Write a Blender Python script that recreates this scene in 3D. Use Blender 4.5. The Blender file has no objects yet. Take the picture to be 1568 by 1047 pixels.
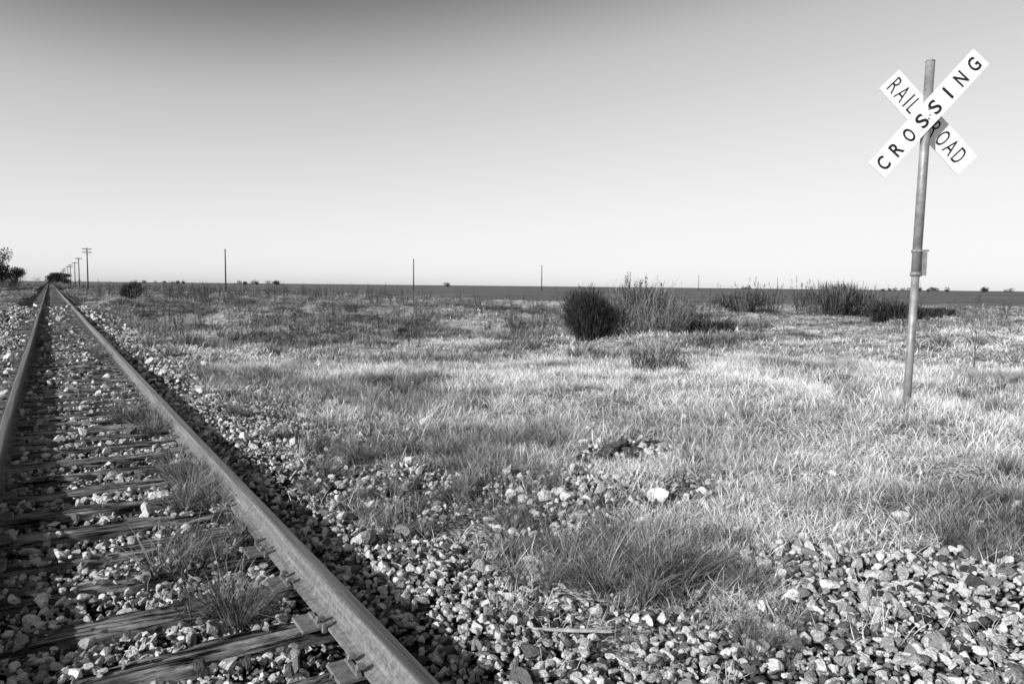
import bpy, bmesh, math, random
import numpy as np
from mathutils import Matrix, Vector
rng=np.random.default_rng(7); random.seed(7)
scene=bpy.context.scene
COL=scene.collection
# ------------------------------------------------------------ helpers
def smooth(a,b,x):
    t=np.clip((x-a)/(b-a),0,1); return t*t*(3-2*t)
_perm=np.random.default_rng(3).random((256,256))
def vnoise(x,y):
    xi=np.floor(x).astype(int); yi=np.floor(y).astype(int); fx=x-xi; fy=y-yi
    fx=fx*fx*(3-2*fx); fy=fy*fy*(3-2*fy)
    g=lambda i,j:_perm[i&255,j&255]
    return (g(xi,yi)*(1-fx)+g(xi+1,yi)*fx)*(1-fy)+(g(xi,yi+1)*(1-fx)+g(xi+1,yi+1)*fx)*fy
def fbm(x,y,o=4):
    s=0;a=.5;
    for k in range(o):
        s=s+a*vnoise(x*2**k+17.3*k,y*2**k+5.1*k); a*=.5
    return s/(1-.5**o)
def terrain(x,y):
    z=np.full_like(x,-0.07)
    right=smooth(1.9,3.2,x)
    z=z+right*0.05
    z=z+0.05*smooth(1.15,1.35,x)*(1-smooth(1.7,2.1,x))
    z=z+0.24*smooth(3.2,7.5,x)*(1-smooth(7,17,y))          # crossing shoulder by the sign
    drop=smooth(2.3,6,x)*smooth(7,22,y)
    z=z-0.40*drop
    z=z-0.35*smooth(-2.0,-5.0,x)
    z=z+0.35*smooth(-6,-12,x)*smooth(10,60,y)
    g=smooth(2.4,4,x)+smooth(-2.2,-5,x)
    far=smooth(10,26,np.hypot(x,y))
    fld=fieldmask(x,y)
    z=z+g*(fbm(x*.9,y*.9,3)-.5)*0.34*(1-fld)
    z=z+g*far*(1-fld)*(fbm(x*.24+3,y*.24,3)-.45)*1.6*(1-.7*smooth(40,90,np.hypot(x,y)))
    z=z+(fbm(x*5,y*5,2)-.5)*0.03
    w=np.exp(-((x-7.83)**2+(y-4.46)**2)/1.0)
    z=z*(1-w)+.30*w
    return z
def fieldmask(x,y):
    return smooth(49,50.5,x)*smooth(-1,1,y-(69-(x-49)*.52))
def gravelmask(x,y):
    n=fbm(x*.8+9,y*.8,3)-.5; n2=fbm(x*2.3,y*2.3+4,3)-.5
    tr=smooth(-2.6,-2.0,x+n)*(1-smooth(1.9,2.9,x+1.2*n+2.0*n2))
    edge=np.where(x>3.8,3.0-1.1*(x-3.8),3.0)
    road=(1-smooth(-.35,.35,y-edge+1.0*n2))*smooth(2,2.4,x)
    blob=lambda cx,cy,rx,ry:np.exp(-(((x-cx)/rx)**2+((y-cy)/ry)**2))
    b=1.0*blob(4.5,5.15,.9,.5)+.8*blob(3.2,4.9,.8,.4)+.75*blob(3.0,4.0,.8,.6)+.5*blob(4.3,4.0,.5,.4)
    b=.62*smooth(.35,.85,b+n2*1.6)
    t=-1.0*blob(2.6,2.85,.42,.40)-.8*blob(3.0,2.55,.3,.25)
    return np.clip(np.maximum(np.maximum(tr,road),b)+t,0,1)
def darkpatch(x,y):   # where the greener, darker weeds grow
    r=np.hypot(x,y); ang=np.arctan2(x,y)-math.radians(32)
    w=fbm(x*.45+80,y*.45,4)+.10*smooth(.15,-.3,ang)*smooth(14,30,r)-.10*smooth(5.5,8,x)*smooth(15,9,y)-.08*smooth(.1,.4,ang)
    return smooth(.50,.61,w)

def new_mesh(name,v,f,mat=None,smooth_=False):
    me=bpy.data.meshes.new(name)
    v=np.asarray(v,dtype=np.float32)
    if isinstance(f,np.ndarray):
        n,k=f.shape
        me.vertices.add(len(v)); me.vertices.foreach_set('co',v.ravel())
        me.loops.add(n*k); me.loops.foreach_set('vertex_index',f.astype(np.int32).ravel())
        me.polygons.add(n); me.polygons.foreach_set('loop_start',np.arange(0,n*k,k,dtype=np.int32))
        me.update(calc_edges=True)
    else:
        me.from_pydata(v.tolist(),[],f); me.update()
    if smooth_: me.polygons.foreach_set('use_smooth',[True]*len(me.polygons))
    if mat: me.materials.append(mat)
    return me
def obj(name,me,parent=None,col=True):
    o=bpy.data.objects.new(name,me)
    if col: COL.objects.link(o)
    if parent: o.parent=parent
    return o
def empty(name,loc=(0,0,0)):
    e=bpy.data.objects.new(name,None); e.empty_display_size=.2; e.location=loc; COL.objects.link(e); return e

# ------------------------------------------------------------ materials
class NT:
    def __init__(s,name):
        s.m=bpy.data.materials.new(name); s.m.use_nodes=True; s.t=s.m.node_tree; s.b=s.t.nodes['Principled BSDF']; s.out=s.t.nodes['Material Output']
        s.b.inputs['Specular IOR Level'].default_value=.2
    def n(s,t,**k):
        x=s.t.nodes.new(t)
        for a,b in k.items():
            if a in x.inputs: x.inputs[a].default_value=b
            else: setattr(x,a,b)
        return x
    def l(s,a,b): s.t.links.new(a,b)
    def ramp(s,fac,pts):
        r=s.n('ShaderNodeValToRGB'); e=r.color_ramp.elements
        while len(e)<len(pts): e.new(.5)
        for i,(p,c) in enumerate(pts): e[i].position=p; e[i].color=(c,c,c,1)
        s.l(fac,r.inputs[0]); return r.outputs[0]
    def math(s,op,a,b=None):
        x=s.n('ShaderNodeMath',operation=op)
        for i,v in enumerate((a,b)):
            if v is None: continue
            if isinstance(v,(int,float)): x.inputs[i].default_value=v
            else: s.l(v,x.inputs[i])
        return x.outputs[0]
    def mix(s,f,a,b):
        x=s.n('ShaderNodeMix',data_type='FLOAT')
        for i,v in enumerate((f,a,b)):
            k={0:0,1:2,2:3}[i]
            if isinstance(v,(int,float)): x.inputs[k].default_value=v
            else: s.l(v,x.inputs[k])
        return x.outputs[0]
    def noise(s,vec,scale,detail=4,rough=.6):
        x=s.n('ShaderNodeTexNoise'); x.inputs['Scale'].default_value=scale; x.inputs['Detail'].default_value=detail; x.inputs['Roughness'].default_value=rough
        if vec is not None: s.l(vec,x.inputs['Vector'])
        return x.outputs['Fac']
    def bump(s,h,st,dist):
        x=s.n('ShaderNodeBump'); x.inputs['Strength'].default_value=st; x.inputs['Distance'].default_value=dist; s.l(h,x.inputs['Height']); s.l(x.outputs[0],s.b.inputs['Normal'])
def grey(name,c,rough=.6,metal=0,nscale=0,namp=0,bump=0,spec=.2):
    q=NT(name); q.b.inputs['Roughness'].default_value=rough; q.b.inputs['Metallic'].default_value=metal; q.b.inputs['Specular IOR Level'].default_value=spec
    if nscale:
        tc=q.n('ShaderNodeTexCoord').outputs['Object']
        f=q.noise(tc,nscale,5,.65)
        q.l(q.ramp(f,[(.3,c*(1-namp)),(.7,c*(1+namp))]),q.b.inputs['Base Color'])
        if bump: q.bump(f,.6,bump)
    else: q.b.inputs['Base Color'].default_value=(c,c,c,1)
    return q.m
def blade_mat(name,lo,hi,root=.45,bl=.4,inst=True):
    q=NT(name)
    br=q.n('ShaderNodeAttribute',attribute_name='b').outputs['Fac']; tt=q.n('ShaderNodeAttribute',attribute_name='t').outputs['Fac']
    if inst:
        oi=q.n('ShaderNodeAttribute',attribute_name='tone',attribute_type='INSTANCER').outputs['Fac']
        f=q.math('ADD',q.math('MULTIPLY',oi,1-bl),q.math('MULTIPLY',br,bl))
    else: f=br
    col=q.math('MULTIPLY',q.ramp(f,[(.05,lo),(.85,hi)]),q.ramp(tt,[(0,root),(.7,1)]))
    d=q.n('ShaderNodeBsdfDiffuse')
    q.l(col,d.inputs[0]); q.l(d.outputs[0],q.out.inputs[0])
    return q.m

# ground
q=NT('ground_soil'); pos=q.n('ShaderNodeNewGeometry').outputs['Position']
ag=q.n('ShaderNodeAttribute',attribute_name='gravel').outputs['Fac']; af=q.n('ShaderNodeAttribute',attribute_name='field').outputs['Fac']; ad=q.n('ShaderNodeAttribute',attribute_name='dark').outputs['Fac']
n1=q.noise(pos,3,5,.7); n3=q.noise(pos,45,2,.7)
vor=q.n('ShaderNodeTexVoronoi'); vor.inputs['Scale'].default_value=24; q.l(pos,vor.inputs['Vector'])
vc=q.n('ShaderNodeSeparateColor'); q.l(vor.outputs['Color'],vc.inputs[0])
gr=q.math('MULTIPLY',q.ramp(vc.outputs[0],[(0,.03),(1,.28)]),q.ramp(vor.outputs['Distance'],[(.2,1),(.55,.06)]))
grs=q.math('MULTIPLY',q.ramp(n1,[(.32,.14),(.65,.95)]),q.math('MULTIPLY',q.ramp(ad,[(0,1),(1,.3)]),q.ramp(n3,[(.38,.12),(.6,1)])))
mp=q.n('ShaderNodeMapping'); mp.inputs['Scale'].default_value=(.05,1.1,1); mp.inputs['Rotation'].default_value=(0,0,math.radians(27.5)); q.l(pos,mp.inputs[0])
fn=q.noise(mp.outputs[0],.6,4,.7)
fl=q.math('MULTIPLY',q.ramp(fn,[(.38,.08),(.62,.30)]),q.ramp(n1,[(.3,.6),(.7,1.25)]))
c=q.mix(af,q.mix(ag,grs,gr),fl); q.l(c,q.b.inputs['Base Color']); q.b.inputs['Roughness'].default_value=.95; q.b.inputs['Specular IOR Level'].default_value=0
q.bump(q.math('ADD',n3,q.math('MULTIPLY',vor.outputs['Distance'],-1.2)),.8,.025)
M_ground=q.m
# stone
q=NT('ballast_stone'); oi=q.n('ShaderNodeObjectInfo').outputs['Random']; tc=q.n('ShaderNodeTexCoord').outputs['Object']
nn=q.noise(tc,2.2,3,.7); c=q.math('MULTIPLY',q.ramp(oi,[(0,.06),(.3,.30),(.65,.70),(1,.98)]),q.ramp(nn,[(.3,.6),(.6,1.0)]))
q.l(c,q.b.inputs['Base Color']); q.b.inputs['Roughness'].default_value=.9;q.b.inputs['Specular IOR Level'].default_value=0; q.bump(nn,.5,.15); M_stone=q.m
# tie wood
q=NT('weathered_wood'); pos=q.n('ShaderNodeNewGeometry').outputs['Position']
mp=q.n('ShaderNodeMapping'); mp.inputs['Scale'].default_value=(1.6,26,26); q.l(pos,mp.inputs[0])
g1=q.noise(mp.outputs[0],1.6,6,.75); mp2=q.n('ShaderNodeMapping'); mp2.inputs['Scale'].default_value=(1.5,6,6); q.l(pos,mp2.inputs[0]); g2=q.noise(mp2.outputs[0],1.7,4,.6); g3=q.noise(pos,3.5,4,.7)
c=q.math('MULTIPLY',q.ramp(g1,[(.42,.015),(.49,.30),(.7,.8)]),q.math('MULTIPLY',q.ramp(g2,[(.35,.22),(.6,1.1)]),q.ramp(g3,[(.35,.35),(.62,1.15)])))
q.l(c,q.b.inputs['Base Color']); q.b.inputs['Roughness'].default_value=.9; q.b.inputs['Specular IOR Level'].default_value=.05; q.bump(q.math('ADD',g1,g2),1,.03); M_tie=q.m
# rail steel
q=NT('rusted_rail_steel'); pos=q.n('ShaderNodeNewGeometry').outputs['Position']; sp=q.n('ShaderNodeSeparateXYZ'); q.l(pos,sp.inputs[0])
a=q.noise(pos,35,5,.7); mp=q.n('ShaderNodeMapping'); mp.inputs['Scale'].default_value=(60,1.2,60); q.l(pos,mp.inputs[0]); b_=q.noise(mp.outputs[0],1,4,.6)
top=q.ramp(sp.outputs['Z'],[(.171,0),(.1755,1)])
side=q.math('MULTIPLY',q.ramp(a,[(.3,.11),(.7,.30)]),q.ramp(b_,[(.3,.6),(.7,1.2)]))
q.l(q.mix(top,side,q.ramp(b_,[(.3,.10),(.7,.27)])),q.b.inputs['Base Color']); q.l(q.mix(top,.8,.36),q.b.inputs['Roughness']); q.l(q.mix(top,0.0,.6),q.b.inputs['Metallic']); q.bump(a,.3,.004); M_rail=q.m
M_plate=grey('rusty_iron',.16,.85,0,30,.4,.004)
M_galv=grey('galvanised_pipe',.28,.5,.25,9,.4,.001,.4)
M_white=grey('reflective_white_sign',.88,.45,0,6,.04,0,.4)
M_black=grey('black_letter_paint',.02,.5)
M_pole=grey('creosoted_pole_wood',.07,.9,0,3,.3)
M_bark=grey('bark',.08,.9,0,5,.4)
M_leaf=blade_mat('dark_leaves',.02,.09,1,1,False)
M_leaf_far=blade_mat('distant_leaves',.03,.08,1,1,False)
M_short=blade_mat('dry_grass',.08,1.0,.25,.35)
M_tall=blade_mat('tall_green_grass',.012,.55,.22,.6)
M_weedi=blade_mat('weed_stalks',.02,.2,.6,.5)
M_weed=blade_mat('weed_clump_stalks',.015,.22,.5,1,False)
M_shrub=blade_mat('shrub_twigs',.008,.09,.6,1,False)
M_straw=blade_mat('plume_grass',.03,.5,.35,1,False)

# ------------------------------------------------------------ ground sheet
def axis(c,near,reach,n):
    t=np.linspace(-1,1,n); k=math.asinh(reach/near*1.0)
    return c+near*np.sinh(t*k)
NX,NY=560,620
xs=axis(3.0,2.2,5200,NX); ys=axis(5.0,3.0,5200,NY)
X,Y=np.meshgrid(xs,ys); Z=terrain(X,Y)
idx=np.arange(NX*NY).reshape(NY,NX)
F=np.stack([idx[:-1,:-1],idx[:-1,1:],idx[1:,1:],idx[1:,:-1]],-1).reshape(-1,4)
me=new_mesh('ground',np.stack([X,Y,Z],-1).reshape(-1,3),F,M_ground,True)
for nm,fn_ in (('gravel',gravelmask),('field',fieldmask),('dark',darkpatch)):
    a=me.attributes.new(nm,'FLOAT','POINT'); a.data.foreach_set('value',fn_(X,Y).ravel().astype(np.float32))
obj('ground',me)

# ------------------------------------------------------------ railway track
track=empty('railroad_track')
RX=(-0.42,1.085)
half=[(.07,.012),(.07,.022),(.03,.034),(.012,.046),(.009,.06),(.009,.118),(.014,.13),(.034,.138),(.0365,.144),(.036,.166),(.031,.1735),(.018,.1765),(0,.177)]
prof=half+[(-a,b) for a,b in half[::-1][1:]]
def rail(name,cx):
    yy=np.concatenate([np.arange(-4,60,1.5),np.arange(60,400,10),[500,700,1000,1600]])
    P=len(prof); v=[]
    for y in yy:
        wob=.006*math.sin(y*.35+cx)+.004*math.sin(y*.11); wz=.004*math.sin(y*.5+cx*2)
        if y<0: wob=wz=0
        v+=[(cx+a+wob,y,b+(wz if b>.02 else wz)) for a,b in prof]
    f=[]
    for i in range(len(yy)-1):
        for j in range(P):
            k=(j+1)%P; f.append((i*P+j,i*P+k,(i+1)*P+k,(i+1)*P+j))
    f.append(tuple(range(P))); f.append(tuple((len(yy)-1)*P+j for j in range(P))[::-1])
    me=new_mesh(name,v,f,M_rail); obj(name,me,track)
rail('rail_left',RX[0]); rail('rail_right',RX[1])
# ties
def boxgrid(L,W,H,nx,ny):
    xs_=np.linspace(-L/2,L/2,nx)
    ring=[(-W/2,-H),(-W/2,-.012),(-W/2+.012,0)]+[(-W/2+W*(k/(ny)),0) for k in range(1,ny)]+[(W/2-.012,0),(W/2,-.012),(W/2,-H)]
    return xs_,ring
ties_v=[];ties_f=[];off=0
y=-2.75; tie_y=[]
while y<420:
    tie_y.append(y); y+=.52+random.uniform(-.035,.035)
tie_info=[]
for ty in tie_y:
    near=ty<26
    L=2.6+random.uniform(-.08,.08); W=.205+random.uniform(-.025,.02); 
    xs_,ring=boxgrid(L,W,.16,70 if near else 2,8)
    ang=random.uniform(-.025,.025); cx=.333+random.uniform(-.06,.06); dz=random.uniform(-.016,.004); tilt=random.uniform(-.006,.006)
    tie_info.append((ty,ang,cx,W,L))
    R=len(ring); v=np.zeros((len(xs_),R,3))
    for j,(a,b) in enumerate(ring):
        v[:,j,0]=xs_; v[:,j,1]=a; v[:,j,2]=b+dz
    if near:
        sx=xs_[:,None]+np.zeros(R); sy=np.array([r[0] for r in ring])[None,:]+ty*7
        up=(v[:,:,2]>-.1)
        v[:,:,2]-=np.maximum(0,(fbm(sx*2.2+ty,sy*30,3)-.48))*.085*up
        edge=smooth(.6,1,np.abs(np.array([r[0] for r in ring]))/(W/2))[None,:]
        v[:,:,2]-=edge*np.maximum(0,fbm(sx*3+ty*5,sy*4,3)-.5)*.16*up
        e=np.abs(xs_)/ (L/2); v[:,:,2]-=(smooth(.82,1,e)*.03*random.random())[:,None]
        v[:,:,1]+=(fbm(sx*1.5+ty*3,sy*0+ty,3)-.5)*.05
        v[0,:,0]+=rng.uniform(-.03,.05,R); v[-1,:,0]-=rng.uniform(-.03,.05,R)
    x0=v[...,0].copy(); y0=v[...,1].copy()
    v[...,0]=x0*math.cos(ang)-y0*math.sin(ang)+cx; v[...,1]=x0*math.sin(ang)+y0*math.cos(ang)+ty; v[...,2]+=x0*tilt
    v[...,2]=np.minimum(v[...,2],.0005)
    n=len(xs_)
    for i in range(n-1):
        for j in range(R-1): ties_f.append((off+i*R+j,off+i*R+j+1,off+(i+1)*R+j+1,off+(i+1)*R+j))
    ties_f.append(tuple(off+j for j in range(R))[::-1]); ties_f.append(tuple(off+(n-1)*R+j for j in range(R)))
    ties_v.append(v.reshape(-1,3)); off+=n*R
obj('ties',new_mesh('ties',np.concatenate(ties_v),ties_f,M_tie),track)
# plates spikes anchors
bm=bmesh.new()
def bbox(bm,c,s,rz=0,taper=1,mat_i=0,rx=0):
    r=bmesh.ops.create_cube(bm,size=1)['verts']
    for v in r:
        t=taper if v.co.z>0 else 1
        v.co=Vector((v.co.x*s[0]*t,v.co.y*s[1]*t,v.co.z*s[2]))
    m=Matrix.Translation(c)@Matrix.Rotation(rz,4,'Z')@Matrix.Rotation(rx,4,'Y')
    bmesh.ops.transform(bm,matrix=m,verts=r)
bs=bmesh.new()
for ty,ang,cx,W,L in tie_info:
    if ty>45: break
    for rx in RX:
        yy=ty+(rx-cx)*ang
        bbox(bm,(rx,yy,.0065),(.34,.18,.011),ang,.97)
        for s in (-1,1):
            bbox(bm,(rx+s*.085,yy,.019),(.022,.175,.014),ang,.8)   # plate shoulder
            for k in (-1,1):
                if random.random()<.12: continue
                xx=rx+s*.088+random.uniform(-.003,.003); y2=yy+k*.05+s*.012
                h=random.choice([0,0,0,.012,.03])
                bbox(bs,(xx,y2,.02+h/2),(.016,.016,.045+h),ang)
                bbox(bs,(xx-s*.012,y2,.047+h),(.042,.032,.014),ang,.7)
        for k in (-1,1):
            if random.random()<.35: continue
            ya=yy+k*(W/2+.016)
            bbox(bs,(rx,ya,.004),(.17,.022,.012),0)
            bbox(bs,(rx-.078,ya,.02),(.018,.026,.04),0,.8)
            bbox(bs,(rx+.078,ya,.02),(.018,.026,.04),0,.8)
            bbox(bs,(rx-.06,ya,.036),(.045,.026,.012),0,.8,rx=-.25)
for b,nm in ((bm,'tie_plates'),(bs,'spikes_and_anchors')):
    m=bpy.data.meshes.new(nm); b.to_mesh(m); b.free(); m.materials.append(M_plate); obj(nm,m,track)

# ------------------------------------------------------------ instancing
def scatter(name,pts,rots,scl,protos,mat,tone=None):
    pc=bpy.data.collections.new(name+'_parts')
    for i,p in enumerate(protos):
        o=bpy.data.objects.new('%s_part_%02d'%(name,i),p); pc.objects.link(o)
        if not p.materials: p.materials.append(mat)
    me=bpy.data.meshes.new(name); me.vertices.add(len(pts)); me.vertices.foreach_set('co',np.asarray(pts,np.float32).ravel())
    a=me.attributes.new('rot','FLOAT_VECTOR','POINT'); a.data.foreach_set('vector',np.asarray(rots,np.float32).ravel())
    scl=np.asarray(scl,np.float32)
    if scl.ndim==1: scl=np.repeat(scl[:,None],3,1)
    a=me.attributes.new('scl','FLOAT_VECTOR','POINT'); a.data.foreach_set('vector',scl.ravel())
    a=me.attributes.new('idx','INT','POINT'); a.data.foreach_set('value',rng.integers(0,len(protos),len(pts)).astype(np.int32))
    if tone is None: tone=rng.random(len(pts))
    a=me.attributes.new('tone','FLOAT','POINT'); a.data.foreach_set('value',np.asarray(tone,np.float32))
    o=obj(name,me)
    ng=bpy.data.node_groups.new(name,'GeometryNodeTree'); ng.interface.new_socket('Geometry',in_out='INPUT',socket_type='NodeSocketGeometry'); ng.interface.new_socket('Geometry',in_out='OUTPUT',socket_type='NodeSocketGeometry')
    N=ng.nodes; gi=N.new('NodeGroupInput'); go=N.new('NodeGroupOutput'); ip=N.new('GeometryNodeInstanceOnPoints'); ci=N.new('GeometryNodeCollectionInfo')
    ci.inputs[0].default_value=pc; ci.inputs[1].default_value=True; ci.inputs[2].default_value=True
    ip.inputs['Pick Instance'].default_value=True
    def at(nm,t,sock):
        x=N.new('GeometryNodeInputNamedAttribute'); x.data_type=t; x.inputs[0].default_value=nm; ng.links.new(x.outputs[0],ip.inputs[sock])
    ng.links.new(gi.outputs[0],ip.inputs['Points']); ng.links.new(ci.outputs[0],ip.inputs['Instance'])
    at('rot','FLOAT_VECTOR','Rotation'); at('scl','FLOAT_VECTOR','Scale'); at('idx','INT','Instance Index')
    ng.links.new(ip.outputs[0],go.inputs[0])
    md=o.modifiers.new('scatter','NODES'); md.node_group=ng
    return o
YAW=math.radians(32)
def wedge(n,r0,r1,half=41):
    r=np.sqrt(rng.random(n)*(r1*r1-r0*r0)+r0*r0); t=YAW+np.radians(rng.uniform(-half,half,n))
    return r*np.sin(t)-.4,r*np.cos(t)-.6
def area(r0,r1,half=41): return math.radians(2*half)/2*(r1*r1-r0*r0)
# stones
def stone(seed):
    r=random.Random(seed); bm=bmesh.new(); bmesh.ops.create_icosphere(bm,subdivisions=2,radius=1)
    pl=[]
    for k in range(9):
        d=Vector((r.gauss(0,1),r.gauss(0,1),r.gauss(0,1))).normalized(); pl.append((d,r.uniform(.35,.72)))
    sx,sy,sz=r.uniform(.95,1.4),r.uniform(.7,1),r.uniform(.6,.9)
    for it in range(2):
      for v in bm.verts:
        for d,h in pl:
            k=v.co.dot(d)
            if k>h: v.co-=d*(k-h)
    for v in bm.verts: v.co=Vector((v.co.x*sx,v.co.y*sy,v.co.z*sz))*1.25
    me=bpy.data.meshes.new('stone'); bm.to_mesh(me); bm.free(); return me
stones=[stone(i) for i in range(14)]
tya=np.array(tie_y)
P=[];S=[]
for r0,r1,dens,sc in ((1.2,5.5,1500,.0143),(5.5,12,600,.0168),(12,28,140,.026),(28,55,18,.045)):
    n=int(area(r0,r1)*dens); x,y=wedge(n,r0,r1)
    keep=rng.random(n)<np.clip(gravelmask(x,y)+.05*(x<6),0,1)
    x,y=x[keep],y[keep]
    ontie=(np.abs(y[:,None]-tya[None,:]).min(1)<.11)&(np.abs(x-.333)<1.32)
    cov=fbm(x*1.6+50,y*1.6,3)
    pr=np.where(cov>.60,.35,.025); pr=np.where(x>1.25,.5+.4*(cov>.45),pr); pr=np.where(x<RX[0]-.2,.2,pr)
    keep=(~ontie)|(rng.random(len(x))<pr)
    keep&=~((np.abs(x-RX[0])<.085)|(np.abs(x-RX[1])<.085))
    x,y,ontie=x[keep],y[keep],ontie[keep]
    z=terrain(x,y)
    s=sc*np.exp(rng.normal(0,.38,len(x)))
    s=np.where(rng.random(len(x))<.015,s*1.5,s)
    z=np.where(ontie,.0+s*.3,z+rng.uniform(0,1,len(x))*s*.9)
    between=(np.abs(x-.333)<1.3)&~ontie
    z=np.where(between,z+.0+rng.uniform(0,.025,len(x)),z)
    s=np.where(between&(rng.random(len(x))<.5),s*.8,s)
    P.append(np.stack([x,y,z],-1)); S.append(s)
P=np.concatenate(P);S=np.concatenate(S)
sc3=S[:,None]*rng.uniform(.75,1.3,(len(S),3))
scatter('gravel',P,rng.uniform(-.6,.6,(len(P),3))*[1,1,12.6],sc3,stones,M_stone)

# blades
LOG=[]
def blades(root,az,ln,lean,width,rg,curl=.6,seg=3):
    n=len(ln); v=np.zeros((n,seg*2+1,3)); wdir=az+np.pi/2+rg.uniform(-1.2,1.2,n)
    p=root.copy(); LOG.append((n,seg))
    for k in range(seg):
        w=width*(1-k/seg*.55)
        v[:,2*k,:]=p-np.stack([np.cos(wdir)*w/2,np.sin(wdir)*w/2,0*w],-1)
        v[:,2*k+1,:]=p+np.stack([np.cos(wdir)*w/2,np.sin(wdir)*w/2,0*w],-1)
        th=lean+curl*(k/seg)
        st=ln/seg
        p=p+np.stack([np.cos(az)*np.sin(th)*st,np.sin(az)*np.sin(th)*st,np.cos(th)*st],-1)
    v[:,seg*2,:]=p
    K=seg*2+1; b=(np.arange(n)*K)[:,None]
    f=[]
    for k in range(seg-1):
        f.append(b+np.array([[2*k,2*k+1,2*k+3]])); f.append(b+np.array([[2*k,2*k+3,2*k+2]]))
    f.append(b+np.array([[2*seg-2,2*seg-1,2*seg]]))
    return v.reshape(-1,3),np.concatenate(f)
def bfinish(name,v,f,mat=None):
    me=new_mesh(name,v,f,mat); B=[];T=[]
    for n,seg in LOG:
        B.append(np.repeat(rng.random(n),seg*2+1)); T.append(np.tile(np.array([k//2 for k in range(seg*2)]+[seg])/seg,n))
    LOG.clear()
    for nm,arr in (('b',B),('t',T)):
        a=me.attributes.new(nm,'FLOAT','POINT'); a.data.foreach_set('value',np.concatenate(arr).astype(np.float32))
    return me
def tuft(n,R,h0,h1,l0,l1,w,curl,seed,seg=3,out=True):
    rg=np.random.default_rng(seed); a=rg.uniform(0,2*np.pi,n); r=R*np.sqrt(rg.random(n))
    root=np.stack([np.cos(a)*r,np.sin(a)*r,np.full(n,-.01)],-1)
    az=a+rg.normal(0,.8,n) if out else rg.uniform(0,2*np.pi,n)
    v,f=blades(root,az,rg.uniform(h0,h1,n),rg.uniform(l0,l1,n),w*rg.uniform(.6,1.4,n),rg,curl*rg.uniform(.3,1.6,n),seg)
    return bfinish('tuft',v,f)
short=[tuft(46,.12,.03,.13,.3,1.5,.0036,.5,i,2,False) for i in range(8)]
short_far=[tuft(36,.18,.04,.16,.2,1.4,.009,.5,20+i,2,False) for i in range(6)]
tall=[tuft(110,.07,.12,.46,.02,.8,.0036,1.2,40+i,4) for i in range(8)]
tall_far=[tuft(50,.16,.15,.5,.0,.7,.011,.8,60+i,3) for i in range(6)]
def R3(n,t=.15): return np.stack([rng.uniform(-t,t,n),rng.uniform(-t,t,n),rng.uniform(0,6.283,n)],-1)
def grass_prob(x,y):
    g=1-gravelmask(x,y); n=fbm(x*1.7+30,y*1.7,3)
    p=g*(.08+.92*smooth(.40,.54,n+.15*smooth(4,9,np.hypot(x,y))))
    p=np.maximum(p,(.04+.30*smooth(2.9,3.8,y))*smooth(.46,.58,n)*smooth(1.5,2.1,x))
    return p*(1-fieldmask(x,y))
def gtone(x,y):
    t=.68+1.3*(fbm(x*1.3+5,y*1.3,3)-.5)+1.0*(fbm(x*.35+15,y*.35,2)-.5)*smooth(6,14,np.hypot(x,y))+.25*smooth(5,8,x)*smooth(16,9,y)-.55*darkpatch(x,y)+rng.normal(0,.16,len(x))
    return np.clip(t+.14*smooth(5,9,np.hypot(x,y)),0,1)
P=[];S=[]
for r0,r1,dens,sc in ((1.8,8,195,1.0),(8,16,82,1.3)):
    n=int(area(r0,r1)*dens); x,y=wedge(n,r0,r1); k=rng.random(n)<grass_prob(x,y); x,y=x[k],y[k]
    P.append(np.stack([x,y,terrain(x,y)],-1)); S.append(sc*rng.uniform(.5,1.6,len(x)))
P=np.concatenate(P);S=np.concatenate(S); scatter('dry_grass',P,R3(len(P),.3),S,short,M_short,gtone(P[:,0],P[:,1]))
P=[];S=[]
for r0,r1,dens,sc in ((16,34,18,1.5),(34,70,5,2.6),(70,150,1.0,4.5)):
    n=int(area(r0,r1)*dens); x,y=wedge(n,r0,r1); k=rng.random(n)<grass_prob(x,y); x,y=x[k],y[k]
    P.append(np.stack([x,y,terrain(x,y)],-1)); s=sc*rng.uniform(.6,1.4,len(x)); S.append(np.stack([s,s,s*(.6 if r1<50 else .32)],-1))
P=np.concatenate(P);S=np.concatenate(S); scatter('dry_grass_meadow',P,R3(len(P),.2),S,short_far,M_short,gtone(P[:,0],P[:,1]))
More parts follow.
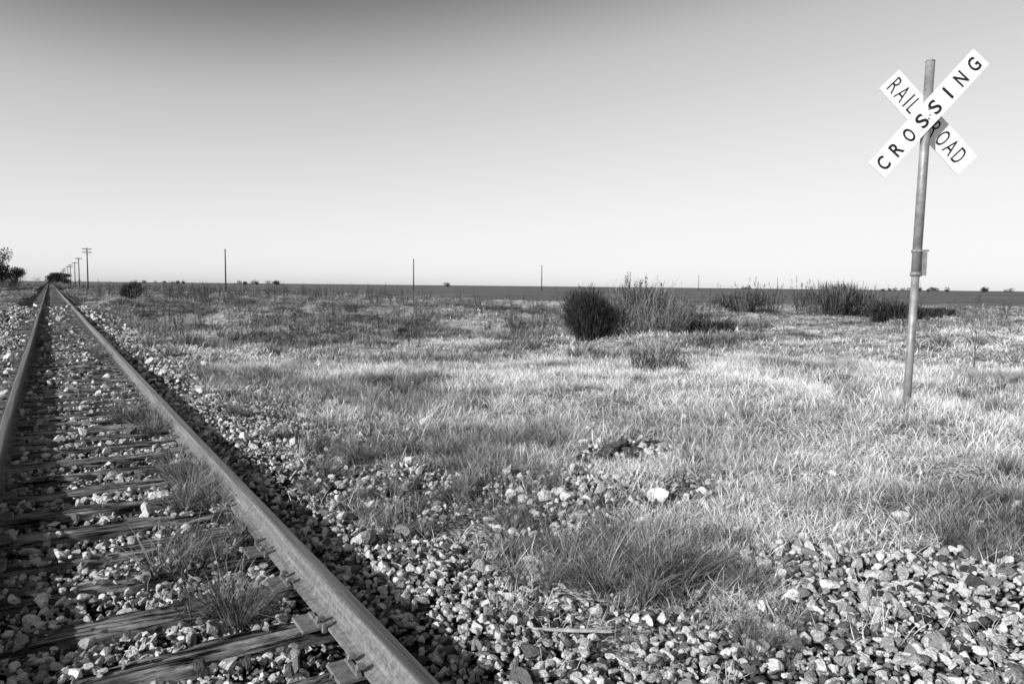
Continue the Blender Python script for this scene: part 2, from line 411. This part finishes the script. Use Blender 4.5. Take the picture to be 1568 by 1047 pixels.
# tall darker grass
T=[(2.26,7.04,1.1),(2.4,6.33,1.1),(2.3,6.7,1),(3.02,5.98,1.2),(2.8,6.3,1),(3.2,6.3,1),(3.83,6.16,1.1),(3.5,6.2,.9),(8.7,8.97,1.3),(8.5,9.2,1.1),(8.12,5.23,1),(8.4,5.3,.9),(2.51,3.12,1.25),(2.35,3.25,1.1),(2.65,3.0,1.2),(2.62,2.8,1.1),(2.8,2.8,1.1),(2.95,2.8,1.0),(.57,4.43,1.05),(.6,4.55,.9),(.66,3.69,1.1),(.72,3.6,.8),(.9,5.94,1.2),(.88,5.6,1.1),(.9,6.4,1.1),(.75,9.5,1.3),(.85,9.9,1.0),(.9,8.5,1.2),(.7,18.7,1.5),(.8,17.5,1.4),(2.6,2.05,.6),(2.75,2.15,.5),(2.1,2.3,.4),(3.1,2.6,.8),(4.6,2.2,.7),(4.8,2.3,.7),(5.0,2.2,.7),(8.3,3.7,1.1),(8.6,3.9,1),(2.5,3.6,.8),(2.2,3.7,.7),(2.9,3.4,.9),(3.4,3.2,.8),(2.0,4.4,.6),(1.95,5.2,.6),(3.2,4.7,.6),(5.2,4.2,.7),(5.6,5.2,.7),(1.0,4.9,.8),(-.6,9,.7),(-.55,13,.8),(-.7,17,1),(.2,14,.8),(.4,22,1),(.1,26,1.2),(1.85,6.2,.6),(2.0,7.8,.8),(1.7,5.5,.5),(2.3,5.3,.7),(2.6,4.9,.7),(1.9,9.3,.8),(2.1,11,.9),(2.7,4.2,.7)]
P=[];S=[]
for a,b,s in T:
    for k in range(5):
        P.append((a+random.gauss(0,.085),b+random.gauss(0,.085))); S.append(s*random.uniform(.5,1.0))
nT=len(P)
n=int(area(2,18)*26); x,y=wedge(n,2,18); k=(rng.random(n)<grass_prob(x,y)*(.04+.8*darkpatch(x,y))); P+=list(zip(x[k],y[k])); S+=list(rng.uniform(.25,.8,k.sum()))
P=np.array(P);S=np.array(S); tn=rng.random(len(P))*.9; tn[:nT]*=.6
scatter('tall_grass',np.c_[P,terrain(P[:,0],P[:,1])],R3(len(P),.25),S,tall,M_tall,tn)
P=[];S=[]
for r0,r1,dens,sc in ((17,34,8,.9),(34,70,4,1.3),(70,160,1.0,2.0),(160,420,.08,4)):
    n=int(area(r0,r1)*dens); x,y=wedge(n,r0,r1)
    pr=(1-fieldmask(x,y))*(.03+.9*darkpatch(x,y))*(1-smooth(.3,.9,gravelmask(x,y)))+.03*((np.abs(x-.33)<.6)|((x>1.5)&(x<2.8)))
    k=rng.random(n)<pr; x,y=x[k],y[k]
    P.append(np.stack([x,y,terrain(x,y)],-1)); s=sc*rng.uniform(.5,1.3,len(x)); S.append(np.stack([s,s,s*(.85 if r1<50 else .45)],-1))
P=np.concatenate(P);S=np.concatenate(S)
inr=np.abs(P[:,0]-.33)<.7; S[inr]*=.5
scatter('tall_grass_meadow',P,R3(len(P),.15),S,tall_far,M_tall,rng.random(len(P))*.6)
# weed stalks with seed heads
def weed(seed,w=.006):
    rg=np.random.default_rng(seed); V=[];Fc=[];o=0
    def add(root,az,ln,lean,wd,curl,seg=3):
        nonlocal o
        v,f=blades(root,az,ln,lean,wd,rg,curl,seg); V.append(v);Fc.append(f+o);o+=len(v)
    ns=7
    a=rg.uniform(0,6.28,ns); base=np.stack([np.cos(a)*.08,np.sin(a)*.08,a*0],-1); ln=rg.uniform(.5,1.05,ns); le=rg.uniform(0,.28,ns)
    add(base,a,ln,le,np.full(ns,w),.12)
    for i in range(ns):
        m=14; t=rg.uniform(.35,1,m); pos=base[i]+np.outer(t*ln[i],[np.cos(a[i])*np.sin(le[i]),np.sin(a[i])*np.sin(le[i]),np.cos(le[i])])
        add(pos,rg.uniform(0,6.28,m),rg.uniform(.05,.2,m)*(1.25-t),rg.uniform(.3,.9,m),np.full(m,w*1.3),.3,2)
        m=16; tt=rg.uniform(.9,1.03,m); pos=base[i]+np.outer(tt*ln[i],[np.cos(a[i])*np.sin(le[i]),np.sin(a[i])*np.sin(le[i]),np.cos(le[i])])+rg.normal(0,.012,(m,3))
        add(pos,rg.uniform(0,6.28,m),np.full(m,.03),rg.uniform(0,1.4,m),np.full(m,.012),.2,2)
    return bfinish('weed',np.concatenate(V),np.concatenate(Fc))
weeds=[weed(100+i,.014) for i in range(6)]
P=[];S=[]
for r0,r1,dens,s0,s1 in ((25,60,.35,.6,1.2),(60,130,.10,1.0,2.1),(130,300,.012,1.5,2.3)):
    n=int(area(r0,r1)*dens); x,y=wedge(n,r0,r1); ang=np.arctan2(x,y)-YAW
    k=(rng.random(n)<smooth(.46,.62,fbm(x*.12+10,y*.12,3)+.12*smooth(.1,-.3,ang))*(1-fieldmask(x,y)))&((x>4)|(x<-4)); P+=list(zip(x[k],y[k])); S+=list(rng.uniform(s0,s1,k.sum()))
for (cx,cy,rx,ry,n,s0,s1) in ((47,35,5,3,36,1.4,2.6),(14.9,16.6,.6,.5,12,1.2,1.75),(16.5,16.5,1.3,.8,14,.8,1.3),(8,9,.4,.4,4,.5,.7),(13.6,17.5,.6,.5,2,1.4,1.6),(17.5,17.6,1,1,5,1.2,1.6)):
    for k in range(n): P.append((cx+random.gauss(0,rx*.6),cy+random.gauss(0,ry*.6))); S.append(random.uniform(s0,s1))
P=np.array(P);S=np.array(S); scatter('weeds',np.c_[P,terrain(P[:,0],P[:,1])],R3(len(P),.12),S,weeds,M_weedi)
# ------------------------------------------------------------ shrubs (own objects)
def zat(x,y): return float(terrain(np.array([x*1.0]),np.array([y*1.0]))[0])
def shrub(name,x,y,R,H,n,mat,seed,leafl=.12,leafw=.012,up=.5,lumps=6):
    rg=np.random.default_rng(seed); z0=zat(x,y)
    V=[];Fc=[];o=0
    ns=int(n*.05)+20; a=rg.uniform(0,6.28,ns); r=R*.35*np.sqrt(rg.random(ns))
    v,f=blades(np.stack([np.cos(a)*r,np.sin(a)*r,a*0],-1),a,H*rg.uniform(.6,1.05,ns),rg.uniform(0,.45,ns)*min(1.4,R/H*1.6),np.full(ns,leafw*.8),rg,.15,4); V.append(v);Fc.append(f);o+=len(v)
    la=rg.uniform(0,6.28,lumps); lr=R*.5*np.sqrt(rg.random(lumps)); lz=H*rg.uniform(.35,.72,lumps); ls=rg.uniform(.4,.62,lumps)
    k=rg.integers(0,lumps,n); d=rg.normal(0,1,(n,3)); d/=np.linalg.norm(d,axis=1)[:,None]; rad=rg.random(n)**.45*(1+rg.normal(0,.12,n))
    p=np.stack([np.cos(la[k])*lr[k]+d[:,0]*rad*ls[k]*R,np.sin(la[k])*lr[k]+d[:,1]*rad*ls[k]*R,lz[k]+d[:,2]*rad*ls[k]*H*.75],-1)
    p[:,2]=np.abs(p[:,2]); 
    out=np.arctan2(p[:,1],p[:,0])
    v,f=blades(p,out+rg.normal(0,.8,n),leafl*rg.uniform(.5,1.4,n),rg.uniform(0,1.3,n)*(1-up)+.1,leafw*rg.uniform(.6,1.3,n),rg,.3,2); V.append(v);Fc.append(f+o)
    me=bfinish(name,np.concatenate(V),np.concatenate(Fc),mat); ob=obj(name,me); ob.location=(x,y,z0-.03); return ob
shrub('shrub',12.95,16.6,.95,1.45,12000,M_shrub,1,leafl=.16,leafw=.013,up=.55,lumps=12)
shrub('shrub',17.2,15.6,.9,.85,6000,M_shrub,2,leafl=.14,up=.6)
shrub('shrub',7,86,1.4,1.9,3500,M_shrub,4,leafl=.3,leafw=.04)
shrub('shrub',45.5,27,2.6,1.5,5000,M_shrub,5,leafl=.3,leafw=.04,lumps=9)
shrub('shrub',50,27.5,2.3,.9,3500,M_shrub,6,leafl=.3,leafw=.04,lumps=9)
shrub('shrub',49,33,3.4,1.9,5000,M_weed,7,leafl=.5,leafw=.035,up=.85,lumps=9)
shrub('shrub',44,38,2.6,1.3,3500,M_weed,8,leafl=.5,leafw=.035,up=.85,lumps=9)
shrub('shrub',15.0,16.9,1.0,1.2,6000,M_weed,9,leafl=.3,leafw=.012,up=.8,lumps=10)
def plume(name,x,y,R,H,n,mat,seed):
    rg=np.random.default_rng(seed); z0=zat(x,y)
    a=rg.uniform(0,6.28,n); r=R*np.sqrt(rg.random(n)); hh=H*(1-.65*(r/R)**1.6)*rg.uniform(.3,1.08,n); root=np.stack([np.cos(a)*r,np.sin(a)*r,a*0],-1)
    az=a+rg.normal(0,1,n); le=rg.uniform(0,.3,n)+.18*r/R
    v,f=blades(root,az,hh,le,np.full(n,.012),rg,.45,4); V=[v];Fc=[f];o=len(v)
    m=n*6; k=rg.integers(0,n,m); tips=v.reshape(n,9,3)
    t=rg.uniform(0,1,m); p=tips[k,4]*(1-t[:,None])+tips[k,8]*t[:,None]+rg.normal(0,.015,(m,3))
    v2,f2=blades(p,rg.uniform(0,6.28,m),rg.uniform(.03,.12,m),rg.uniform(0,.9,m),np.full(m,.009),rg,.3,2); V.append(v2);Fc.append(f2+o)
    me=bfinish(name,np.concatenate(V),np.concatenate(Fc),mat); ob=obj(name,me); ob.location=(x,y,z0-.03)
plume('tall_grass_clump',14.9,16.5,1.25,1.9,2400,M_straw,11)
plume('tall_grass_clump',16.2,16.4,.9,1.25,1200,M_weed,12)
plume('tall_grass_clump',8.65,9.05,.3,.75,260,M_straw,13)
plume('tall_grass_clump',15.6,18.2,1.3,1.8,1200,M_weed,14)
plume('tall_grass_clump',13.9,16.2,.5,.8,400,M_straw,15)
def twigplant(name,x,y,H,seed):
    r=random.Random(seed); bm=bmesh.new()
    def seg(p,d,l,w,dep):
        q_=p+d*l
        s=Vector((-d.y,d.x,0)); s=s.normalized() if s.length>1e-3 else Vector((1,0,0)); t=d.cross(s)
        A=[bm.verts.new(p+(s*math.cos(k*2.1)+t*math.sin(k*2.1))*w) for k in range(3)]; B=[bm.verts.new(q_+(s*math.cos(k*2.1)+t*math.sin(k*2.1))*w*.6) for k in range(3)]
        for k in range(3): bm.faces.new((A[k],A[(k+1)%3],B[(k+1)%3],B[k]))
        if dep>0:
            for i in range(r.choice([2,3])):
                nd=(d+Vector((r.gauss(0,.45),r.gauss(0,.45),r.uniform(0,.3)))).normalized(); seg(q_,nd,l*r.uniform(.55,.85),w*.6,dep-1)
    seg(Vector((0,0,0)),Vector((.05,0,1)),H*.35,.013,4)
    me=bpy.data.meshes.new(name); bm.to_mesh(me); bm.free(); me.materials.append(M_pole); o=obj(name,me); o.location=(x,y,zat(x,y))
twigplant('bare_sapling',13.6,6.6,1.25,5)
# rotten wood debris by the gravel patch, and a fallen stick
def plank(name,parts,mat):
    bm=bmesh.new(); r=random.Random(9)
    for (c,L_,W_,H_,rz,rx) in parts:
        n=10; rows=[]
        m=Matrix.Translation(c)@Matrix.Rotation(rz,4,'Z')@Matrix.Rotation(rx,4,'Y')
        for i in range(n+1):
            t=i/n-.5; k=1-.5*abs(t*2)**4; j=lambda s:r.uniform(-s,s)
            rows.append([bm.verts.new(m@Vector((t*L_+j(L_*.02),a*W_*k+j(W_*.12),b*H_*k+j(H_*.15)))) for a,b in ((-.5,-.5),(-.5,.4),(0,.5),(.5,.4),(.5,-.5))])
        for i in range(n):
            for q_ in range(5): bm.faces.new((rows[i][q_],rows[i][(q_+1)%5],rows[i+1][(q_+1)%5],rows[i+1][q_]))
        bm.faces.new(rows[0][::-1]); bm.faces.new(rows[-1])
    me=bpy.data.meshes.new(name); bm.to_mesh(me); bm.free(); me.materials.append(mat); obj(name,me)
z1=zat(4.45,5.2)
M_rot=grey('rotten_wood',.09,.95,0,16,.85,.02)
plank('wood_debris',[((4.40,5.28,z1+.035),.60,.10,.06,.35,-.14),((4.66,5.16,z1+.02),.36,.07,.05,-.5,.12),((4.2,5.1,z1+.02),.3,.05,.04,.9,0),((4.8,5.36,z1+.03),.42,.03,.03,-.2,-.1),((4.45,5.1,z1+.02),.2,.08,.05,1.3,.1)],M_rot)
M_dry=grey('dry_stick_wood',.5,.9,0,14,.3,.004)
z2=zat(1.98,2.65)
plank('fallen_stick',[((1.98,2.66,z2+.042),.42,.014,.012,-.55,.03),((2.12,2.60,z2+.042),.16,.009,.008,-.1,.1)],M_dry)
plank('wood_plank',[((1.78,4.75,zat(1.78,4.75)+.03),.36,.09,.04,.25,.06)],M_tie)
# ------------------------------------------------------------ trees
def tree(name,x,y,H,R,n,seed):
    rg=np.random.default_rng(seed); e=empty(name,(x,y,zat(x,y)))
    bm=bmesh.new()
    def limb(p,q_,w0,w1):
        d=(q_-p).normalized(); s=d.orthogonal().normalized(); t=d.cross(s); A=[];B=[]
        for k in range(7): c=s*math.cos(k*.8976)+t*math.sin(k*.8976); A.append(bm.verts.new(p+c*w0)); B.append(bm.verts.new(q_+c*w1))
        for k in range(7): bm.faces.new((A[k],A[(k+1)%7],B[(k+1)%7],B[k]))
    limb(Vector((0,0,-.2)),Vector((.1,0,H*.35)),.22,.15); cs=[]
    for i in range(18):
        a=i*.8+rg.uniform(-.3,.3); q_=Vector((math.cos(a)*R*rg.uniform(.2,.75),math.sin(a)*R*rg.uniform(.2,.75),H*rg.uniform(.15,.86))); limb(Vector((.1,0,H*rg.uniform(.12,.35))),q_,.1,.03); cs.append(q_)
    me=bpy.data.meshes.new('trunk'); bm.to_mesh(me); bm.free(); me.materials.append(M_bark); obj('trunk',me,e)
    cs=np.array([tuple(c) for c in cs]); k=rg.integers(0,18,n); d=rg.normal(0,1,(n,3)); d/=np.linalg.norm(d,axis=1)[:,None]
    p=cs[k]+d*(rg.random(n)**.5)[:,None]*np.array([R*.45,R*.45,H*.2])
    v,f=blades(p,rg.uniform(0,6.28,n),R*.1*rg.uniform(.5,1.4,n),rg.uniform(0,2,n),np.full(n,R*.055),rg,.3,2)
    obj('crown',bfinish('crown',v,f,M_leaf),e)
tree('tree',-10.0,184,8.2,3.5,6000,1); tree('tree',-13.5,170,8.0,3.6,5000,2); tree('tree',-6.9,205,5.2,2.8,4500,3); tree('tree',-19,190,10,3.8,4500,4)
tree('tree',5,640,7.6,8.5,7000,6)
V=[];Fc=[];o=0; rg=np.random.default_rng(5)
for (cx,cy,w,h,n) in ((710,382,34,4.6,900),(690,395,16,4,400),(747,359,9,6.5,500),(673,405,14,4,300),(765,345,10,4.6,200),(167,721,36,5.0,900),(185,715,14,4.6,300),(317,628,6,5,200),(560,480,10,3.6,200),(628,430,16,3.8,300),(90,760,40,3.8,500),(10,1100,60,7,700),(820,310,60,4,800)):
    m=max(3,int(w/4)); c=rg.uniform(-.5,.5,m)*w; hh=rg.uniform(.4,1,m)*h; k=rg.integers(0,m,n)
    d=rg.normal(0,1,(n,3)); d/=np.linalg.norm(d,axis=1)[:,None]; rad=(rg.random(n)**.4)[:,None]
    tx,ty=.848,-.53
    p=np.stack([cx+tx*c[k],cy+ty*c[k],hh[k]*.5],-1)+d*rad*np.stack([hh[k]*.7,hh[k]*.7,hh[k]*.5],-1)
    v,f=blades(p,rg.uniform(0,6.28,n),rg.uniform(.5,1.2,n),rg.uniform(0,2,n),np.full(n,.7),rg,.3,2); V.append(v);Fc.append(f+o);o+=len(v)
obj('distant_trees',bfinish('distant_trees',np.concatenate(V),np.concatenate(Fc),M_leaf_far))
# ------------------------------------------------------------ utility poles
def cyl(bm,p,q_,r0,r1,n=10,cap=True):
    p=Vector(p);q_=Vector(q_); d=(q_-p).normalized(); s=d.orthogonal().normalized(); t=d.cross(s); A=[];B=[]
    for k in range(n): c=s*math.cos(k*2*math.pi/n)+t*math.sin(k*2*math.pi/n); A.append(bm.verts.new(p+c*r0)); B.append(bm.verts.new(q_+c*r1))
    for k in range(n): f=bm.faces.new((A[k],A[(k+1)%n],B[(k+1)%n],B[k])); f.smooth=True
    if cap: bm.faces.new(A[::-1]); bm.faces.new(B)
def upole(x,y,H,arms,w=.16,along=(0,1)):
    bm=bmesh.new(); cyl(bm,(0,0,-.5),(0,0,H),w,w*.65)
    ax=Vector((along[1],-along[0],0)).normalized()
    for k in range(arms):
        z=H-.35-k*.75; c=Vector((0,0,z)); rz=math.atan2(ax.y,ax.x)
        bbox(bm,c,(1.9,.12,.14),rz)
        for s in (-.85,-.5,.5,.85): cyl(bm,c+ax*s+Vector((0,0,.05)),c+ax*s+Vector((0,0,.26)),.05,.035,6)
        for s in (-1,1): cyl(bm,c+ax*s*.55,c-Vector((0,0,.6)),.02,.02,5)
    if arms==0:
        for s in (-1,1): cyl(bm,(0,0,H-.5),Vector((0,0,H-.35))+ax*.5*s,.04,.03,5)
        cyl(bm,(0,0,H),(0,0,H+.25),.05,.04,6)
    me=bpy.data.meshes.new('utility_pole'); bm.to_mesh(me); bm.free(); me.materials.append(M_pole)
    o=obj('utility_pole',me); o.location=(x,y,zat(x,y)); return o
for i in range(9): upole(7.7+random.uniform(-.3,.3),199+i*54,10+random.uniform(-.5,.3)-(.8 if i else 0),2 if i%3==0 else 1,.17)
for i in range(7): upole(-17,380+i*60,9.0,1,.15)
for (x,y,h) in ((37,193,10.3),(96.6,213,10),(162,238,10),(252,290,9.8),(353,340,10),(632,406,10),(470,372,10),(840,470,11)): upole(x,y,h,0,.21,(1,.35))

# ------------------------------------------------------------ crossing sign
sign=empty('railroad_crossing_sign',(7.84,4.45,zat(7.84,4.45)))
Rv=Vector((math.cos(YAW),-math.sin(YAW),0)); Zv=Vector((0,0,1)); Nv=Rv.cross(Zv)
O=sign.location.copy()
def P3(p): return Vector(p)-O
axis_=(Vector((8.16,4.58,4.03))-Vector((7.83,4.46,.36)))
at=lambda z:Vector((7.83,4.46,.36))+axis_*((z-.36)/(4.03-.36))
bm=bmesh.new(); cyl(bm,P3(at(.0)),P3(at(1.95)),.040,.040,20); me=bpy.data.meshes.new('lower_post'); bm.to_mesh(me); bm.free(); me.materials.append(M_galv); obj('lower_post',me,sign)
bm=bmesh.new(); cyl(bm,P3(at(1.72)),P3(at(4.03)),.047,.047,20); cyl(bm,P3(at(4.03)),P3(at(4.045)),.050,.043,20)
me=bpy.data.meshes.new('upper_post'); bm.to_mesh(me); bm.free(); me.materials.append(M_galv); obj('upper_post',me,sign)
bm=bmesh.new()
c=P3(at(1.98))
cyl(bm,P3(at(1.72)),P3(at(1.76)),.056,.056,20); cyl(bm,P3(at(1.97)),P3(at(2.0)),.056,.056,20)
bbox(bm,c+Rv*.062+Vector((0,0,-.13)),(.05,.09,.25),-YAW); bbox(bm,c+Rv*.03+Vector((0,0,.012)),(.14,.10,.02),-YAW)
cyl(bm,c+Rv*.085+Vector((0,0,-.05)),c+Rv*.105+Vector((0,0,-.05)),.014,.014,6); cyl(bm,c+Rv*.085+Vector((0,0,-.2)),c+Rv*.105+Vector((0,0,-.2)),.014,.014,6)
me=bpy.data.meshes.new('bracket'); bm.to_mesh(me); bm.free(); me.materials.append(M_galv); obj('bracket',me,sign)
def blade(name,center,u,L,W,thick=.012):
    v_=Nv.cross(u); bm=bmesh.new(); r=bmesh.ops.create_cube(bm,size=1)['verts']
    for q_ in r: q_.co=Vector((q_.co.x*L,q_.co.y*W,q_.co.z*thick))
    bmesh.ops.bevel(bm,geom=[e for e in bm.edges if abs((e.verts[0].co-e.verts[1].co).z)>1e-4],offset=.006,segments=2,affect='EDGES')
    m=Matrix((u,v_,Nv)).transposed().to_4x4(); m.translation=center
    bmesh.ops.transform(bm,matrix=m,verts=bm.verts)
    me=bpy.data.meshes.new(name); bm.to_mesh(me); bm.free(); me.materials.append(M_white); obj(name,me,sign); return m
uc=(Rv*1.06+Zv*1.21).normalized(); ur=(Rv*.886-Zv*.90).normalized()
cF=P3((8.095,4.57,3.455))+Nv*.062; cB=P3((8.15,4.53,3.39))-Nv*.062
mF=blade('crossing_blade',cF,uc,1.61,.235); mB=blade('railroad_blade',cB,ur,1.28,.29)
def letter(ch,m,u,v_,w,h,bold,nm):
    cu=bpy.data.curves.new('t','FONT'); cu.body=ch; cu.size=1; cu.offset=bold; cu.resolution_u=6
    to=bpy.data.objects.new('t',cu); COL.objects.link(to); bpy.context.view_layer.update()
    me=bpy.data.meshes.new_from_object(to.evaluated_get(bpy.context.evaluated_depsgraph_get())); bpy.data.objects.remove(to)
    co=np.array([tuple(x.co) for x in me.vertices]); mn=co.min(0); mx=co.max(0)
    for x in me.vertices:
        a=(x.co.x-mn[0])/(mx[0]-mn[0])-.5; b=(x.co.y-mn[1])/(mx[1]-mn[1])-.5
        x.co=m@Vector((u+a*w,v_+b*h,.0085))
    me.materials.clear(); me.materials.append(M_black); me.name=nm; obj(nm,me,sign)
for i,ch in enumerate('CROSSING'):
    letter(ch,mF,-.70+i*.1985,0,.03 if ch=='I' else .105,.155,.018,'letter_'+ch)
for ch,u,w in (('R',-.545,.085),('A',-.425,.1),('I',-.325,.016),('L',-.24,.07),('R',.10,.085),('O',.235,.1),('A',.37,.105),('D',.50,.09)):
    letter(ch,mB,u,0,w,.185,-.006 if ch in 'IL' or u<0 else .0,'letter_'+ch)
bm=bmesh.new()
for k in (-.05,.05): cyl(bm,cF+Zv*k+Nv*.004,cF+Zv*k+Nv*.014,.012,.010,6)
cyl(bm,cF-Nv*.006,cB+Nv*.006,.03,.03,8)
me=bpy.data.meshes.new('bolts'); bm.to_mesh(me); bm.free(); me.materials.append(M_galv); obj('bolts',me,sign)
# ------------------------------------------------------------ light
elev=math.radians(24); sh=math.radians(8)
sd=Vector((math.cos(elev)*math.cos(sh),math.cos(elev)*math.sin(sh),-math.sin(elev)))
L=bpy.data.lights.new('sun','SUN'); L.energy=5; L.angle=math.radians(.5); L.color=(1,1,1)
so=bpy.data.objects.new('sun',L); so.rotation_euler=sd.to_track_quat('-Z','Y').to_euler(); COL.objects.link(so); so.location=(-20,-5,15)
w=bpy.data.worlds.new('World'); scene.world=w; w.use_nodes=True; nt=w.node_tree
bg=nt.nodes['Background']; sky=nt.nodes.new('ShaderNodeTexSky'); sky.sky_type='NISHITA'; sky.sun_disc=False; sky.sun_elevation=elev; sky.sun_rotation=math.radians(262); sky.dust_density=1.0
sc=nt.nodes.new('ShaderNodeSeparateColor'); nt.links.new(sky.outputs[0],sc.inputs[0])   # red-filter black and white film response
def wm(op,a,b):
    m=nt.nodes.new('ShaderNodeMath'); m.operation=op
    for i,v in enumerate((a,b)):
        if v is None: continue
        if isinstance(v,(int,float)): m.inputs[i].default_value=v
        else: nt.links.new(v,m.inputs[i])
    return m.outputs[0]
c_=wm('MAXIMUM',wm('MULTIPLY',wm('SUBTRACT',sc.outputs[0],.80),.42),.0)
mr=nt.nodes.new('ShaderNodeMapRange'); mr.interpolation_type='SMOOTHSTEP'; nt.links.new(sc.outputs[0],mr.inputs[0]); mr.inputs[1].default_value=.95; mr.inputs[2].default_value=2.1   # film toe
c_=wm('MULTIPLY',c_,mr.outputs[0])
e_=wm('POWER',2.71828,wm('MULTIPLY',c_,-1.55))
r_=wm('ADD',wm('MULTIPLY',wm('SUBTRACT',1.0,e_),9.3),.35)
r_=wm('MULTIPLY',r_,wm('ADD',wm('MULTIPLY',mr.outputs[0],.0),1.0))                   # film shoulder
nt.links.new(r_,bg.inputs[0]); bg.inputs[1].default_value=.1
# ------------------------------------------------------------ camera
cam=bpy.data.objects.new('camera',bpy.data.cameras.new('camera')); COL.objects.link(cam); scene.camera=cam
cam.data.lens=26; cam.data.sensor_width=36; cam.data.clip_end=12000; cam.data.clip_start=.05
cam.matrix_world=Matrix.Translation((0,0,1.57))@Matrix.Rotation(-YAW,4,'Z')@Matrix.Rotation(math.pi/2-math.radians(4.34),4,'X')@Matrix.Rotation(math.radians(.6),4,'Z')
scene.view_settings.view_transform='Standard'; scene.view_settings.look='None'; scene.view_settings.exposure=0
